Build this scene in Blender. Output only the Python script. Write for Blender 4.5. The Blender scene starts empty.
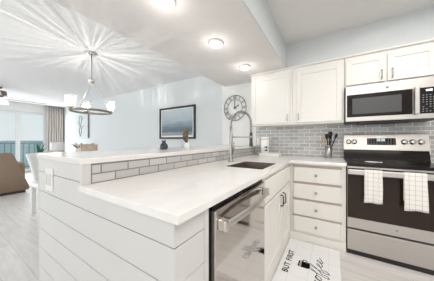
import bpy, bmesh, math, random
from mathutils import Vector, Matrix
random.seed(4)
SC = bpy.context.scene
COL = SC.collection
PI = math.pi

# ------------------------------------------------------------------ camera
cam_d = bpy.data.cameras.new('camera')
cam = bpy.data.objects.new('camera', cam_d); COL.objects.link(cam)
cam_d.sensor_fit = 'HORIZONTAL'; cam_d.sensor_width = 36.0
cam_d.lens = 174.374 / 434 * 36
cam_d.shift_x = -16.42 / 434; cam_d.shift_y = -0.5 / 434
cam_d.clip_start = 0.02; cam_d.clip_end = 8000
cam.location = (0, 0, 1.147); cam.rotation_euler = (PI / 2, 0, math.radians(29.595))
SC.camera = cam

# ------------------------------------------------------------------ world, lights, exposure
wd = bpy.data.worlds.new('sky'); SC.world = wd; wd.use_nodes = True
wn = wd.node_tree; wn.nodes.clear()
w_out = wn.nodes.new('ShaderNodeOutputWorld'); w_bg = wn.nodes.new('ShaderNodeBackground')
w_tc = wn.nodes.new('ShaderNodeTexCoord'); w_sep = wn.nodes.new('ShaderNodeSeparateXYZ'); w_rmp = wn.nodes.new('ShaderNodeValToRGB')
w_rmp.color_ramp.elements[0].position = 0.0; w_rmp.color_ramp.elements[0].color = (0.80, 0.85, 0.86, 1)
w_rmp.color_ramp.elements[1].position = 0.30; w_rmp.color_ramp.elements[1].color = (0.66, 0.76, 0.785, 1)
e = w_rmp.color_ramp.elements.new(1.0); e.color = (0.60, 0.70, 0.80, 1)
wn.links.new(w_tc.outputs['Generated'], w_sep.inputs[0]); wn.links.new(w_sep.outputs['Z'], w_rmp.inputs[0])
wn.links.new(w_rmp.outputs[0], w_bg.inputs[0]); wn.links.new(w_bg.outputs[0], w_out.inputs[0])
w_bg.inputs[1].default_value = 1.15

SC.view_settings.view_transform = 'Standard'; SC.view_settings.look = 'None'
SC.view_settings.gamma = 1.0; SC.view_settings.use_curve_mapping = False
SC.view_settings.exposure = -0.16

def area(name, loc, rot, sx, sy, power, color=(1, 1, 1)):
    d = bpy.data.lights.new(name, 'AREA'); d.shape = 'RECTANGLE'; d.size = sx; d.size_y = sy
    d.energy = power; d.color = color
    o = bpy.data.objects.new(name, d); COL.objects.link(o); o.location = loc; o.rotation_euler = rot
    return o
def point(name, loc, power, color=(1, 1, 1), r=0.04):
    d = bpy.data.lights.new(name, 'POINT'); d.energy = power; d.color = color; d.shadow_soft_size = r
    o = bpy.data.objects.new(name, d); COL.objects.link(o); o.location = loc
    return o
# added fill, out of view under the tray ceiling, brightens the kitchen aisle
area('tray_fill', (0.75, 1.05, 2.41), (0, 0, 0), 1.2, 1.7, 31, (1.0, 0.955, 0.91))
# added fill behind the camera, aimed up to brighten the kitchen tray
area('upward_fill', (0.75, -0.9, 1.75), (PI + 0.25, 0, 0), 0.9, 0.9, 38, (1.0, 0.96, 0.93))
# added soft fill behind the camera, on the side left open
area('rear_fill', (0.1, -2.6, 1.35), (PI / 2, 0, 0), 3.2, 2.0, 24, (1.0, 0.95, 0.90))
# balcony glazing
area('balcony_daylight', (-9.25, 0.9, 1.15), (0, -PI / 2, 0), 2.0, 3.4, 75, (0.94, 0.975, 1.0))
# added fill out of view, lifts the dining and living room walls
area('living_room_fill', (-4.6, -1.8, 1.7), (PI / 2, 0, 0), 5.0, 1.4, 72, (0.97, 0.98, 1.0))

# ------------------------------------------------------------------ materials
def mat(name, color, rough=0.5, metal=0.0, spec=0.5, noise=0.0, nscale=8.0, bump=0.0, bscale=40.0, coat=0.0, stretch=None):
    m = bpy.data.materials.new(name); m.use_nodes = True
    t = m.node_tree; b = t.nodes['Principled BSDF']
    b.inputs['Base Color'].default_value = (*color, 1); b.inputs['Roughness'].default_value = rough
    b.inputs['Metallic'].default_value = metal; b.inputs['Specular IOR Level'].default_value = spec
    b.inputs['Coat Weight'].default_value = coat
    tc = t.nodes.new('ShaderNodeTexCoord'); mp = t.nodes.new('ShaderNodeMapping')
    t.links.new(tc.outputs['Object'], mp.inputs[0])
    if stretch: mp.inputs['Scale'].default_value = stretch
    n = t.nodes.new('ShaderNodeTexNoise'); n.inputs['Scale'].default_value = nscale; n.inputs['Detail'].default_value = 4
    t.links.new(mp.outputs[0], n.inputs['Vector'])
    r = t.nodes.new('ShaderNodeValToRGB')
    k = max(noise, 0.01)
    r.color_ramp.elements[0].position = 0.3; r.color_ramp.elements[1].position = 0.7
    r.color_ramp.elements[0].color = (*[max(0, c * (1 - k)) for c in color], 1)
    r.color_ramp.elements[1].color = (*[min(1, c * (1 + k)) for c in color], 1)
    t.links.new(n.outputs['Fac'], r.inputs[0]); t.links.new(r.outputs[0], b.inputs['Base Color'])
    if bump:
        n2 = t.nodes.new('ShaderNodeTexNoise'); n2.inputs['Scale'].default_value = bscale; n2.inputs['Detail'].default_value = 3
        t.links.new(mp.outputs[0], n2.inputs['Vector'])
        bp = t.nodes.new('ShaderNodeBump'); bp.inputs['Strength'].default_value = bump; bp.inputs['Distance'].default_value = 0.004
        t.links.new(n2.outputs['Fac'], bp.inputs['Height']); t.links.new(bp.outputs[0], b.inputs['Normal'])
    return m

def emit(name, color, strength):
    m = bpy.data.materials.new(name); m.use_nodes = True
    b = m.node_tree.nodes['Principled BSDF']
    b.inputs['Base Color'].default_value = (*color, 1)
    b.inputs['Emission Color'].default_value = (*color, 1); b.inputs['Emission Strength'].default_value = strength
    return m

def brick(name, axes, bw, bh, c1, c2, grout, mortar, rough, offset=0.5, bump=0.4, streak=0.0, freq=2, shift=(0, 0), rough_grout=None):
    """brick pattern laid in object space; axes = the two object axes (run, rise)"""
    m = bpy.data.materials.new(name); m.use_nodes = True
    t = m.node_tree; b = t.nodes['Principled BSDF']; b.inputs['Roughness'].default_value = rough
    tc = t.nodes.new('ShaderNodeTexCoord'); sp = t.nodes.new('ShaderNodeSeparateXYZ'); cb = t.nodes.new('ShaderNodeCombineXYZ')
    t.links.new(tc.outputs['Object'], sp.inputs[0])
    for i, a in enumerate(axes):
        ad = t.nodes.new('ShaderNodeMath'); ad.operation = 'ADD'; ad.inputs[1].default_value = shift[i]
        t.links.new(sp.outputs[a], ad.inputs[0]); t.links.new(ad.outputs[0], cb.inputs[i])
    br = t.nodes.new('ShaderNodeTexBrick'); br.offset = offset; br.offset_frequency = freq
    br.inputs['Scale'].default_value = 1; br.inputs['Brick Width'].default_value = bw; br.inputs['Row Height'].default_value = bh
    br.inputs['Mortar Size'].default_value = mortar; br.inputs['Mortar Smooth'].default_value = 0.2; br.inputs['Bias'].default_value = 0
    br.inputs['Color1'].default_value = (*c1, 1); br.inputs['Color2'].default_value = (*c2, 1); br.inputs['Mortar'].default_value = (*grout, 1)
    t.links.new(cb.outputs[0], br.inputs['Vector'])
    src = br.outputs['Color']
    if streak:
        mp = t.nodes.new('ShaderNodeMapping'); mp.inputs['Scale'].default_value = (2.0, 16.0, 1)
        t.links.new(cb.outputs[0], mp.inputs[0])
        n = t.nodes.new('ShaderNodeTexNoise'); n.inputs['Scale'].default_value = 1.6; n.inputs['Detail'].default_value = 6; n.inputs['Roughness'].default_value = 0.6
        t.links.new(mp.outputs[0], n.inputs['Vector'])
        r = t.nodes.new('ShaderNodeValToRGB'); r.color_ramp.elements[0].position = 0.3; r.color_ramp.elements[1].position = 0.72
        r.color_ramp.elements[0].color = (1 - streak, 1 - streak, 1 - streak * 0.95, 1); r.color_ramp.elements[1].color = (1, 1, 1, 1)
        t.links.new(n.outputs['Fac'], r.inputs[0])
        mx = t.nodes.new('ShaderNodeMix'); mx.data_type = 'RGBA'; mx.blend_type = 'MULTIPLY'; mx.inputs['Factor'].default_value = 1
        t.links.new(src, mx.inputs[6]); t.links.new(r.outputs[0], mx.inputs[7]); src = mx.outputs[2]
    t.links.new(src, b.inputs['Base Color'])
    bp = t.nodes.new('ShaderNodeBump'); bp.inputs['Strength'].default_value = bump; bp.inputs['Distance'].default_value = 0.003; bp.invert = True
    t.links.new(br.outputs['Fac'], bp.inputs['Height']); t.links.new(bp.outputs[0], b.inputs['Normal'])
    return m

def glassy(name, tint, fac, rough=0.05):
    """thin pane: mostly see-through, a little reflection"""
    m = bpy.data.materials.new(name); m.use_nodes = True; t = m.node_tree; t.nodes.clear()
    o = t.nodes.new('ShaderNodeOutputMaterial'); mx = t.nodes.new('ShaderNodeMixShader'); tr = t.nodes.new('ShaderNodeBsdfTransparent'); gl = t.nodes.new('ShaderNodeBsdfGlossy')
    tr.inputs[0].default_value = (*tint, 1); gl.inputs['Roughness'].default_value = rough; mx.inputs[0].default_value = fac
    t.links.new(tr.outputs[0], mx.inputs[1]); t.links.new(gl.outputs[0], mx.inputs[2]); t.links.new(mx.outputs[0], o.inputs[0])
    return m

M = {}
M['wall_blue'] = mat('pale_blue_grey_paint', (0.67, 0.695, 0.70), 0.7, spec=0.3, noise=0.01, bump=0.08, bscale=120)
M['wall_white'] = mat('white_wall_paint', (0.80, 0.80, 0.785), 0.7, spec=0.3, noise=0.01, bump=0.08, bscale=120)
M['ceil_warm'] = mat('warm_white_ceiling_paint', (0.76, 0.735, 0.72), 0.85, spec=0.2, noise=0.008, bump=0.06, bscale=90)
M['ceil_tray'] = mat('grey_white_ceiling_paint', (0.78, 0.765, 0.755), 0.85, spec=0.2, noise=0.008)
M['ceil_tex'] = mat('textured_ceiling', (0.80, 0.80, 0.80), 0.9, spec=0.2, noise=0.02, nscale=30, bump=0.5, bscale=55)
M['floor'] = brick('whitewashed_wood_look_tile', (0, 1), 0.91, 0.152, (0.71, 0.68, 0.65), (0.80, 0.77, 0.745), (0.54, 0.51, 0.49), 0.0026, 0.42, offset=0.37, bump=0.12, streak=0.22, freq=2)
M['tile_back'] = brick('grey_gloss_subway_tile', (0, 2), 0.142, 0.0505, (0.40, 0.395, 0.39), (0.56, 0.55, 0.54), (0.82, 0.81, 0.79), 0.0050, 0.16, bump=0.8, shift=(0, 0.014))
M['tile_riser'] = brick('pale_grey_subway_tile', (1, 2), 0.146, 0.0500, (0.50, 0.49, 0.485), (0.63, 0.615, 0.61), (0.30, 0.275, 0.26), 0.004, 0.16, bump=0.8, shift=(-0.439, -0.9145))
M['cab'] = mat('warm_white_cabinet_paint', (0.83, 0.805, 0.765), 0.42, noise=0.012, nscale=3)
M['cab_base'] = mat('antique_white_cabinet_paint', (0.83, 0.80, 0.755), 0.42, noise=0.02, nscale=3)
M['glaze'] = mat('tan_glaze_frame', (0.50, 0.43, 0.35), 0.5, noise=0.05)
M['shiplap'] = mat('pale_grey_shiplap_paint', (0.65, 0.64, 0.625), 0.5, noise=0.012, nscale=4)
M['ink'] = mat('black_print_ink', (0.008, 0.008, 0.008), 0.95, spec=0.05)
M['canvas'] = mat('pale_blue_grey_canvas', (0.60, 0.645, 0.65), 0.8, noise=0.05, nscale=4)
M['grout'] = mat('dark_grout', (0.25, 0.225, 0.21), 0.85)
M['groove'] = mat('shiplap_backing_board', (0.42, 0.39, 0.36), 0.8)
M['steel'] = mat('brushed_stainless_steel', (0.58, 0.545, 0.515), 0.08, 1.0, noise=0.04, nscale=6, stretch=(1, 1, 30))
M['steel_h'] = mat('satin_stainless_steel', (0.58, 0.55, 0.52), 0.34, 1.0, noise=0.03, nscale=6, stretch=(1, 1, 40))
M['nickel'] = mat('satin_nickel', (0.42, 0.41, 0.395), 0.30, 1.0, noise=0.03)
M['chrome'] = mat('polished_nickel', (0.70, 0.68, 0.64), 0.14, 1.0)
M['black_glass'] = mat('black_ceramic_glass', (0.014, 0.011, 0.010), 0.08, spec=0.2)
M['oven_glass'] = mat('smoked_brown_oven_glass', (0.030, 0.017, 0.013), 0.07, spec=0.3)
M['mw_screen'] = mat('microwave_door_mesh_screen', (0.055, 0.055, 0.055), 0.25, spec=0.6, noise=0.2, nscale=300)
M['black'] = mat('matte_black', (0.014, 0.013, 0.013), 0.5, noise=0.05)
M['dark_grey'] = mat('dark_grey_plastic', (0.05, 0.05, 0.052), 0.45, noise=0.05)
M['sink'] = mat('dark_bronze_steel_sink', (0.30, 0.25, 0.23), 0.35, 0.85, noise=0.06)
M['white_plastic'] = mat('white_plastic', (0.84, 0.83, 0.81), 0.35)
M['white_ceramic'] = mat('white_ceramic', (0.86, 0.85, 0.83), 0.18, coat=0.4)
M['wood'] = mat('pale_utensil_wood', (0.55, 0.36, 0.22), 0.55, noise=0.15, nscale=20)
M['iron'] = mat('dark_weathered_iron', (0.03, 0.028, 0.026), 0.5, 0.4, noise=0.1, nscale=30)
M['greywood'] = mat('weathered_grey_wood', (0.26, 0.23, 0.20), 0.7, noise=0.2, nscale=25)
M['sofa'] = mat('tan_woven_upholstery', (0.42, 0.315, 0.235), 0.9, spec=0.1, noise=0.07, nscale=60, bump=0.2, bscale=300)
M['sofa_shade_base'] = mat('painted_shade_sofa_base', (0.05, 0.04, 0.035), 0.8)  # near-black colour holds the shade below the sofa
M['chair_white'] = mat('white_chair_fabric', (0.80, 0.795, 0.78), 0.8, spec=0.2, noise=0.02, nscale=30)
M['curtain'] = mat('taupe_linen_curtain', (0.70, 0.65, 0.61), 0.9, spec=0.1, noise=0.04, nscale=40)
M['navy'] = mat('blue_black_glazed_ceramic', (0.035, 0.045, 0.06), 0.3, noise=0.25, nscale=20)
M['grass'] = mat('dried_tan_grass', (0.21, 0.17, 0.11), 0.8, noise=0.25, nscale=40)
M['leaf'] = mat('dark_green_leaf', (0.02, 0.055, 0.035), 0.45, noise=0.3, nscale=20)
M['leaf_teal'] = mat('teal_green_leaf', (0.03, 0.15, 0.11), 0.45, noise=0.3, nscale=20)
M['box_wood'] = mat('pale_planter_wood', (0.58, 0.47, 0.38), 0.7, noise=0.15, nscale=30)
M['rail'] = mat('grey_railing_paint', (0.30, 0.36, 0.37), 0.5)
M['concrete'] = mat('balcony_concrete', (0.55, 0.55, 0.54), 0.85, noise=0.06)
M['sea'] = mat('teal_sea_water', (0.22, 0.40, 0.40), 0.45, spec=0.4, noise=0.25, nscale=0.02)
M['window_frame'] = mat('white_window_vinyl', (0.82, 0.83, 0.83), 0.4)
M['pane'] = glassy('window_pane_glass', (0.97, 0.985, 0.985), 0.04)
M['clear'] = glassy('clear_shade_glass', (0.93, 0.94, 0.94), 0.12)
def seeded():
    m = glassy('seeded_shade_glass', (0.95, 0.95, 0.94), 0.10); t = m.node_tree
    o = next(n for n in t.nodes if n.type == 'OUTPUT_MATERIAL'); src = o.inputs[0].links[0].from_socket
    tl = t.nodes.new('ShaderNodeBsdfTranslucent'); tl.inputs[0].default_value = (0.95, 0.94, 0.92, 1)
    mx = t.nodes.new('ShaderNodeMixShader'); mx.inputs[0].default_value = 0.14
    t.links.new(src, mx.inputs[1]); t.links.new(tl.outputs[0], mx.inputs[2]); t.links.new(mx.outputs[0], o.inputs[0])
    return m
M['clear'] = seeded()
M['bottle_glass'] = glassy('clear_bottle_glass', (0.80, 0.84, 0.84), 0.15)
M['bulb'] = emit('lit_bulb', (1.0, 0.93, 0.82), 18.0)
M['puck'] = emit('lit_ceiling_diffuser', (1.0, 0.95, 0.88), 7.0)
M['fan_lamp'] = emit('lit_fan_lamp_glass', (1.0, 0.97, 0.92), 0.9)
M['rail_pale'] = mat('pale_grey_fan_blade', (0.62, 0.61, 0.60), 0.5)
M['digits'] = emit('white_display_segment', (0.85, 0.95, 1.0), 1.6)
M['marks'] = mat('pale_keypad_print', (0.34, 0.35, 0.36), 0.5)
M['brown_fan'] = mat('brown_fan_housing', (0.20, 0.155, 0.125), 0.5, noise=0.1)

def quartz():
    m = mat('white_veined_quartz', (0.86, 0.845, 0.82), 0.2, coat=0.15)
    t = m.node_tree; b = t.nodes['Principled BSDF']
    tc = t.nodes.new('ShaderNodeTexCoord')
    n = t.nodes.new('ShaderNodeTexNoise'); n.inputs['Scale'].default_value = 2.2; n.inputs['Detail'].default_value = 7; n.inputs['Distortion'].default_value = 1.6
    t.links.new(tc.outputs['Object'], n.inputs['Vector'])
    r = t.nodes.new('ShaderNodeValToRGB'); cr = r.color_ramp
    cr.elements[0].position = 0.44; cr.elements[0].color = (0.86, 0.84, 0.82, 1)
    cr.elements[1].position = 0.55; cr.elements[1].color = (0.86, 0.845, 0.825, 1)
    k = cr.elements.new(0.495); k.color = (0.835, 0.81, 0.785, 1)
    t.links.new(n.outputs['Fac'], r.inputs[0]); t.links.new(r.outputs[0], b.inputs['Base Color'])
    return m
M['quartz'] = quartz()

def grid_mat(name, axes, step, line, base, ink, rough=0.9, soft=False):
    """woven check: thin lines every step along two axes"""
    m = mat(name, base, rough, spec=0.1); t = m.node_tree; b = t.nodes['Principled BSDF']
    tc = t.nodes.new('ShaderNodeTexCoord'); sp = t.nodes.new('ShaderNodeSeparateXYZ'); t.links.new(tc.outputs['Object'], sp.inputs[0])
    vals = []
    for a in axes:
        p = t.nodes.new('ShaderNodeMath'); p.operation = 'PINGPONG'; p.inputs[1].default_value = step / 2
        t.links.new(sp.outputs[a], p.inputs[0])
        l = t.nodes.new('ShaderNodeMath'); l.operation = 'LESS_THAN'; l.inputs[1].default_value = line / 2
        t.links.new(p.outputs[0], l.inputs[0]); vals.append(l)
    mxm = t.nodes.new('ShaderNodeMath'); mxm.operation = 'MAXIMUM'
    t.links.new(vals[0].outputs[0], mxm.inputs[0]); t.links.new(vals[1].outputs[0], mxm.inputs[1])
    mx = t.nodes.new('ShaderNodeMix'); mx.data_type = 'RGBA'
    mx.inputs[6].default_value = (*base, 1); mx.inputs[7].default_value = (*ink, 1)
    t.links.new(mxm.outputs[0], mx.inputs[0]); t.links.new(mx.outputs[2], b.inputs['Base Color'])
    return m
M['towel'] = grid_mat('white_towel_black_check', (0, 2), 0.040, 0.0026, (0.84, 0.81, 0.77), (0.46, 0.44, 0.41))
M['mat'] = grid_mat('white_mat_faint_check', (0, 1), 0.150, 0.007, (0.84, 0.84, 0.84), (0.75, 0.75, 0.76))

def seascape():
    m = mat('misty_seascape_print', (0.5, 0.55, 0.6), 0.5); t = m.node_tree; b = t.nodes['Principled BSDF']
    tc = t.nodes.new('ShaderNodeTexCoord'); sp = t.nodes.new('ShaderNodeSeparateXYZ'); t.links.new(tc.outputs['Object'], sp.inputs[0])
    mp = t.nodes.new('ShaderNodeMapping'); mp.inputs['Scale'].default_value = (2, 1, 14); t.links.new(tc.outputs['Object'], mp.inputs[0])
    n = t.nodes.new('ShaderNodeTexNoise'); n.inputs['Scale'].default_value = 1.5; n.inputs['Detail'].default_value = 5; t.links.new(mp.outputs[0], n.inputs['Vector'])
    ma = t.nodes.new('ShaderNodeMath'); ma.operation = 'MULTIPLY_ADD'; ma.inputs[1].default_value = 0.18; t.links.new(n.outputs['Fac'], ma.inputs[0]); t.links.new(sp.outputs[2], ma.inputs[2])
    r = t.nodes.new('ShaderNodeValToRGB'); cr = r.color_ramp
    cr.elements[0].position = 0.05; cr.elements[0].color = (0.22, 0.25, 0.27, 1)
    cr.elements[1].position = 0.72; cr.elements[1].color = (0.50, 0.57, 0.60, 1)
    for p, c in ((0.20, (0.27, 0.31, 0.33)), (0.27, (0.09, 0.13, 0.17)), (0.34, (0.13, 0.185, 0.23)), (0.40, (0.22, 0.29, 0.34)), (0.50, (0.38, 0.45, 0.49))):
        k = cr.elements.new(p); k.color = (*c, 1)
    t.links.new(ma.outputs[0], r.inputs[0]); t.links.new(r.outputs[0], b.inputs['Base Color'])
    return m
M['print'] = seascape()

# ------------------------------------------------------------------ object helpers
def new_bm(): return bmesh.new()
def _merge(bm, other):
    me = bpy.data.meshes.new('tmp'); other.to_mesh(me); other.free(); bm.from_mesh(me); bpy.data.meshes.remove(me)
def add_box(bm, x0, x1, y0, y1, z0, z1, bev=0.0, seg=2, mtx=None):
    b = bmesh.new(); bmesh.ops.create_cube(b, size=1)
    bmesh.ops.scale(b, vec=(abs(x1 - x0), abs(y1 - y0), abs(z1 - z0)), verts=b.verts)
    bmesh.ops.translate(b, vec=((x0 + x1) / 2, (y0 + y1) / 2, (z0 + z1) / 2), verts=b.verts)
    if bev > 0: bmesh.ops.bevel(b, geom=b.edges[:], offset=bev, segments=seg, affect='EDGES', profile=0.5)
    if mtx: bmesh.ops.transform(b, matrix=mtx, verts=b.verts)
    _merge(bm, b)
def box(*a, **k):
    bm = new_bm(); add_box(bm, *a, **k); return bm
def add_lathe(bm, prof, loc=(0, 0, 0), n=28, mtx=None, caps=True):
    """prof = [(r,z)...] spun about Z"""
    b = bmesh.new(); rings = []
    for r, z in prof:
        rings.append([b.verts.new((r * math.cos(2 * PI * i / n), r * math.sin(2 * PI * i / n), z)) for i in range(n)])
    for a, c in zip(rings[:-1], rings[1:]):
        for i in range(n): b.faces.new((a[i], a[(i + 1) % n], c[(i + 1) % n], c[i]))
    if caps:
        b.faces.new(rings[0][::-1]); b.faces.new(rings[-1])
    bmesh.ops.recalc_face_normals(b, faces=b.faces)
    if mtx: bmesh.ops.transform(b, matrix=mtx, verts=b.verts)
    bmesh.ops.translate(b, vec=loc, verts=b.verts)
    for f in b.faces: f.smooth = True
    _merge(bm, b)
def add_tube(bm, pts, r, n=12, close=False, r_list=None, flat=None):
    """swept tube through points"""
    b = bmesh.new(); P = [Vector(p) for p in pts]; rings = []; N = len(P)
    up = Vector((0.0123, 0.031, 1)).normalized()
    for i, p in enumerate(P):
        if close: t = P[(i + 1) % N] - P[i - 1]
        else: t = P[min(i + 1, N - 1)] - P[max(i - 1, 0)]
        t.normalize()
        if abs(t.dot(up)) > 0.97: ref = Vector((1, 0.02, 0))
        else: ref = up
        x = t.cross(ref).normalized(); y = x.cross(t).normalized()
        rr = r_list[i] if r_list else r
        rings.append([b.verts.new(p + x * rr * math.cos(2 * PI * k / n) + y * (rr if flat is None else flat) * math.sin(2 * PI * k / n)) for k in range(n)])
    pairs = list(zip(rings[:-1], rings[1:]))
    if close: pairs.append((rings[-1], rings[0]))
    for a, c in pairs:
        # match the ring start so a change of frame does not twist the tube
        best = min(range(n), key=lambda s: (a[0].co - c[s].co).length)
        c2 = c[best:] + c[:best]
        if (a[1].co - c2[1].co).length > (a[1].co - c2[-1].co).length: c2 = [c2[0]] + c2[1:][::-1]
        for k in range(n): b.faces.new((a[k], a[(k + 1) % n], c2[(k + 1) % n], c2[k]))
    if not close: b.faces.new(rings[0][::-1]); b.faces.new(rings[-1])
    bmesh.ops.recalc_face_normals(b, faces=b.faces)
    for f in b.faces: f.smooth = True
    _merge(bm, b)
def add_prism(bm, poly, z0, z1, mtx=None, bev=0.0):
    b = bmesh.new()
    lo = [b.verts.new((x, y, z0)) for x, y in poly]; hi = [b.verts.new((x, y, z1)) for x, y in poly]
    b.faces.new(lo[::-1]); b.faces.new(hi); n = len(poly)
    for i in range(n): b.faces.new((lo[i], lo[(i + 1) % n], hi[(i + 1) % n], hi[i]))
    bmesh.ops.recalc_face_normals(b, faces=b.faces)
    if bev: bmesh.ops.bevel(b, geom=b.edges[:], offset=bev, segments=2, affect='EDGES')
    if mtx: bmesh.ops.transform(b, matrix=mtx, verts=b.verts)
    _merge(bm, b)
def rot(axis, deg): return Matrix.Rotation(math.radians(deg), 4, axis)

ORG = {}
def tag(o, label=None, cat=None, group=None, kind=None):
    if label: o['label'] = label
    if cat: o['category'] = cat
    if group: o['group'] = group
    if kind: o['kind'] = kind
    return o
def obj(name, bm, m, parent=None, at=None, label=None):
    """one mesh object; vertices are given in world space unless at is set (then local about at)"""
    org = ORG.get(parent.name) if parent else (at or (0, 0, 0))
    if org: bmesh.ops.translate(bm, vec=[-c for c in org], verts=bm.verts)
    me = bpy.data.meshes.new(name); bm.to_mesh(me); bm.free()
    o = bpy.data.objects.new(name, me); COL.objects.link(o)
    me.materials.append(M[m] if isinstance(m, str) else m)
    if parent: o.parent = parent
    else: o.location = org
    ORG[o.name] = org if not parent else ORG[parent.name]
    if label: o['label'] = label
    return o
def thing(name, label, cat, loc, group=None):
    o = bpy.data.objects.new(name, None); COL.objects.link(o); o.location = loc; o.empty_display_size = 0.05
    ORG[o.name] = tuple(loc); return tag(o, label, cat, group)
def struct(name, bm, m, parent=None, at=None):
    o = obj(name, bm, m, parent, at)
    if not parent: o['kind'] = 'structure'
    return o
def dup(root, loc, label=None, group=None):
    r = root.copy(); COL.objects.link(r); r.location = loc
    ORG[r.name] = tuple(loc)
    if label: r['label'] = label
    if group: r['group'] = group
    for ch in list(root.children):
        c = ch.copy(); COL.objects.link(c); c.parent = r
        for g in ch.children:
            d = g.copy(); COL.objects.link(d); d.parent = c
    return r

# key dimensions (metres)
XC, YC, XR, XB = -0.414, 0.382, -1.110, -1.800     # counter corner, peninsula end, riser, living-side face
YI, YW = 2.070, 2.704                              # back counter front edge, back wall
ZC, ZB = 0.914, 1.051
ZL, ZH, ZV = 2.121, 2.433, 2.433                   # low ceiling, tray, living ceiling
XT, YT = -0.538, 2.412                             # tray edge, soffit face
XE = -1.695                                        # low ceiling edge towards living room
XR0, XR1 = 0.128, 0.884                            # range
XWIN = -9.40

# ------------------------------------------------------------------ setting
struct('floor', box(-9.6, 2.2, -3.2, 3.0, -0.12, 0), 'floor')
wb = struct('wall_back', box(-1.775, 2.2, YW, YW + 0.15, 0, 2.6), 'wall_white')
obj('backsplash', box(XR + 0.012, 2.0, YW - 0.010, YW, ZC + 0.001, 1.36), 'tile_back', wb)
struct('wall_dining', box(-9.6, -1.775, YW + 0.012, YW + 0.15, 0, 2.6), 'wall_blue')
struct('wall_right', box(2.0, 2.15, -3.2, YW, 0, 2.6), 'wall_blue')
# window wall: opening Y -1.9..2.20, Z 0.05..2.135
bm = box(XWIN - 0.15, XWIN, 2.22, YW + 0.15, 0, 2.6)
add_box(bm, XWIN - 0.15, XWIN, -3.2, -1.9, 0, 2.6); add_box(bm, XWIN - 0.15, XWIN, -1.9, 2.22, 2.135, 2.6)
struct('wall_left', bm, 'wall_white')
# ceilings
struct('ceiling', box(-9.6, XE - 0.02, -3.2, YW + 0.15, ZV, ZV + 0.12), 'ceil_tex')
bm = box(XE, XT - 0.02, -3.2, YW, ZL, ZL + 0.05); add_box(bm, XT - 0.02, 2.0, YT + 0.02, YW, ZL, ZL + 0.05)
struct('ceiling', bm, 'ceil_warm')
struct('ceiling', box(XT - 0.02, 2.0, -3.2, YW, ZH, ZH + 0.12), 'ceil_tray')
bm = box(XT - 0.02, XT, -3.2, YT, ZL, ZH); add_box(bm, XT - 0.02, 2.0, YT, YT + 0.02, ZL, ZH)
struct('wall_soffit', bm, 'wall_blue')
struct('wall_beam', box(XE - 0.02, XE, -3.2, YW, ZL, ZV + 0.05), 'wall_white')
struct('baseboard_dining', box(-9.4, -1.80, YW - 0.002, YW + 0.012, 0, 0.11), 'window_frame')
# sliding glass panes
def slider(n, y0, y1, x):
    f = new_bm(); w = 0.055
    add_box(f, x - 0.03, x + 0.03, y0, y0 + w, 0.05, 2.13, 0.004); add_box(f, x - 0.03, x + 0.03, y1 - w, y1, 0.05, 2.13, 0.004)
    add_box(f, x - 0.03, x + 0.03, y0 + w, y1 - w, 2.07, 2.13, 0.004); add_box(f, x - 0.03, x + 0.03, y0 + w, y1 - w, 0.05, 0.12, 0.004)
    fr = struct('window_%d' % n, f, 'window_frame')
    obj('pane', box(x - 0.004, x + 0.004, y0 + w, y1 - w, 0.12, 2.07), 'pane', fr)
slider(1, -1.88, 0.0, XWIN - 0.05); slider(2, 0.0, 1.565, XWIN - 0.06); slider(3, 1.555, 2.22, XWIN - 0.05)
struct('trim_1', box(XR + 0.04, XR0 + 1.2, YT - 0.022, YT + 0.06, ZL - 0.022, ZL, 0.006), 'cab_base')
# outside
struct('balcony_floor', box(-11.2, XWIN - 0.16, -3.0, 4.5, -0.15, -0.02), 'concrete')
struct('sea', box(-6000, -14, -6000, 6000, -12.2, -12), 'sea')
t = thing('balcony_railing', 'grey balcony railing with vertical pickets outside the sliding glass doors', 'railing', (-10.9, 0.8, -0.02))
obj('top_rail', box(-10.94, -10.86, -2.5, 4.0, 1.0, 1.045, 0.008), 'rail', t); obj('bottom_rail', box(-10.92, -10.88, -2.5, 4.0, 0.05, 0.09, 0.006), 'rail', t)
pk0 = None
for i in range(41):
    y = -2.4 + i * 0.155
    if pk0 is None:
        pk0 = obj('picket', box(-10.912, -10.888, y - 0.016, y + 0.016, 0.09, 1.0), 'rail', t)
    else:
        c = pk0.copy(); COL.objects.link(c); c.parent = t; c.location = (0, i * 0.155, 0)
for y in (-2.5, 0.0, 2.5): obj('post', box(-10.93, -10.87, y - 0.03, y + 0.03, -0.02, 1.0), 'rail', t)

# ------------------------------------------------------------------ peninsula
t = thing('peninsula_base', 'pale grey shiplap clad peninsula base carrying the counter and the raised bar', 'peninsula', (-1.3, 1.5, 0))
P0 = 0.392
BT = 0.030
# core: knee wall under the bar and the end panel frame behind the boards
core = box(XB + 0.02, XR - 0.016, P0 + 0.016, YW - 0.01, 0, ZB - BT)
add_box(core, XR - 0.016, -0.448, P0 + 0.016, P0 + 0.03, 0, ZC - BT); add_box(core, -0.462, -0.448, P0 + 0.016, 0.560, 0, ZC - BT)
obj('carcass', core, 'groove', t)
lines = [0.0, 0.142, 0.273, 0.404, 0.535, 0.666, 0.797, 0.928]
end = new_bm(); G = 0.0019
for i, z in enumerate(lines):
    z1 = lines[i + 1] if i + 1 < len(lines) else ZB - BT
    a, b_ = z + (G if i else 0), min(z1 - G, ZB - BT)
    cut = ZC - BT
    if b_ <= cut: add_box(end, XB + 0.004, -0.440, P0, P0 + 0.016, a, b_, 0.0)
    elif a >= cut: add_box(end, XB + 0.004, XR - 0.002, P0, P0 + 0.016, a, b_, 0.0)
    else: add_prism(end, [(XB + 0.004, a), (-0.440, a), (-0.440, cut), (XR - 0.002, cut), (XR - 0.002, b_), (XB + 0.004, b_)], 0, 0.016, Matrix(((1, 0, 0, 0), (0, 0, 1, P0), (0, 1, 0, 0), (0, 0, 0, 1))))
obj('end_boards', end, 'shiplap', t)
side = new_bm()
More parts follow.
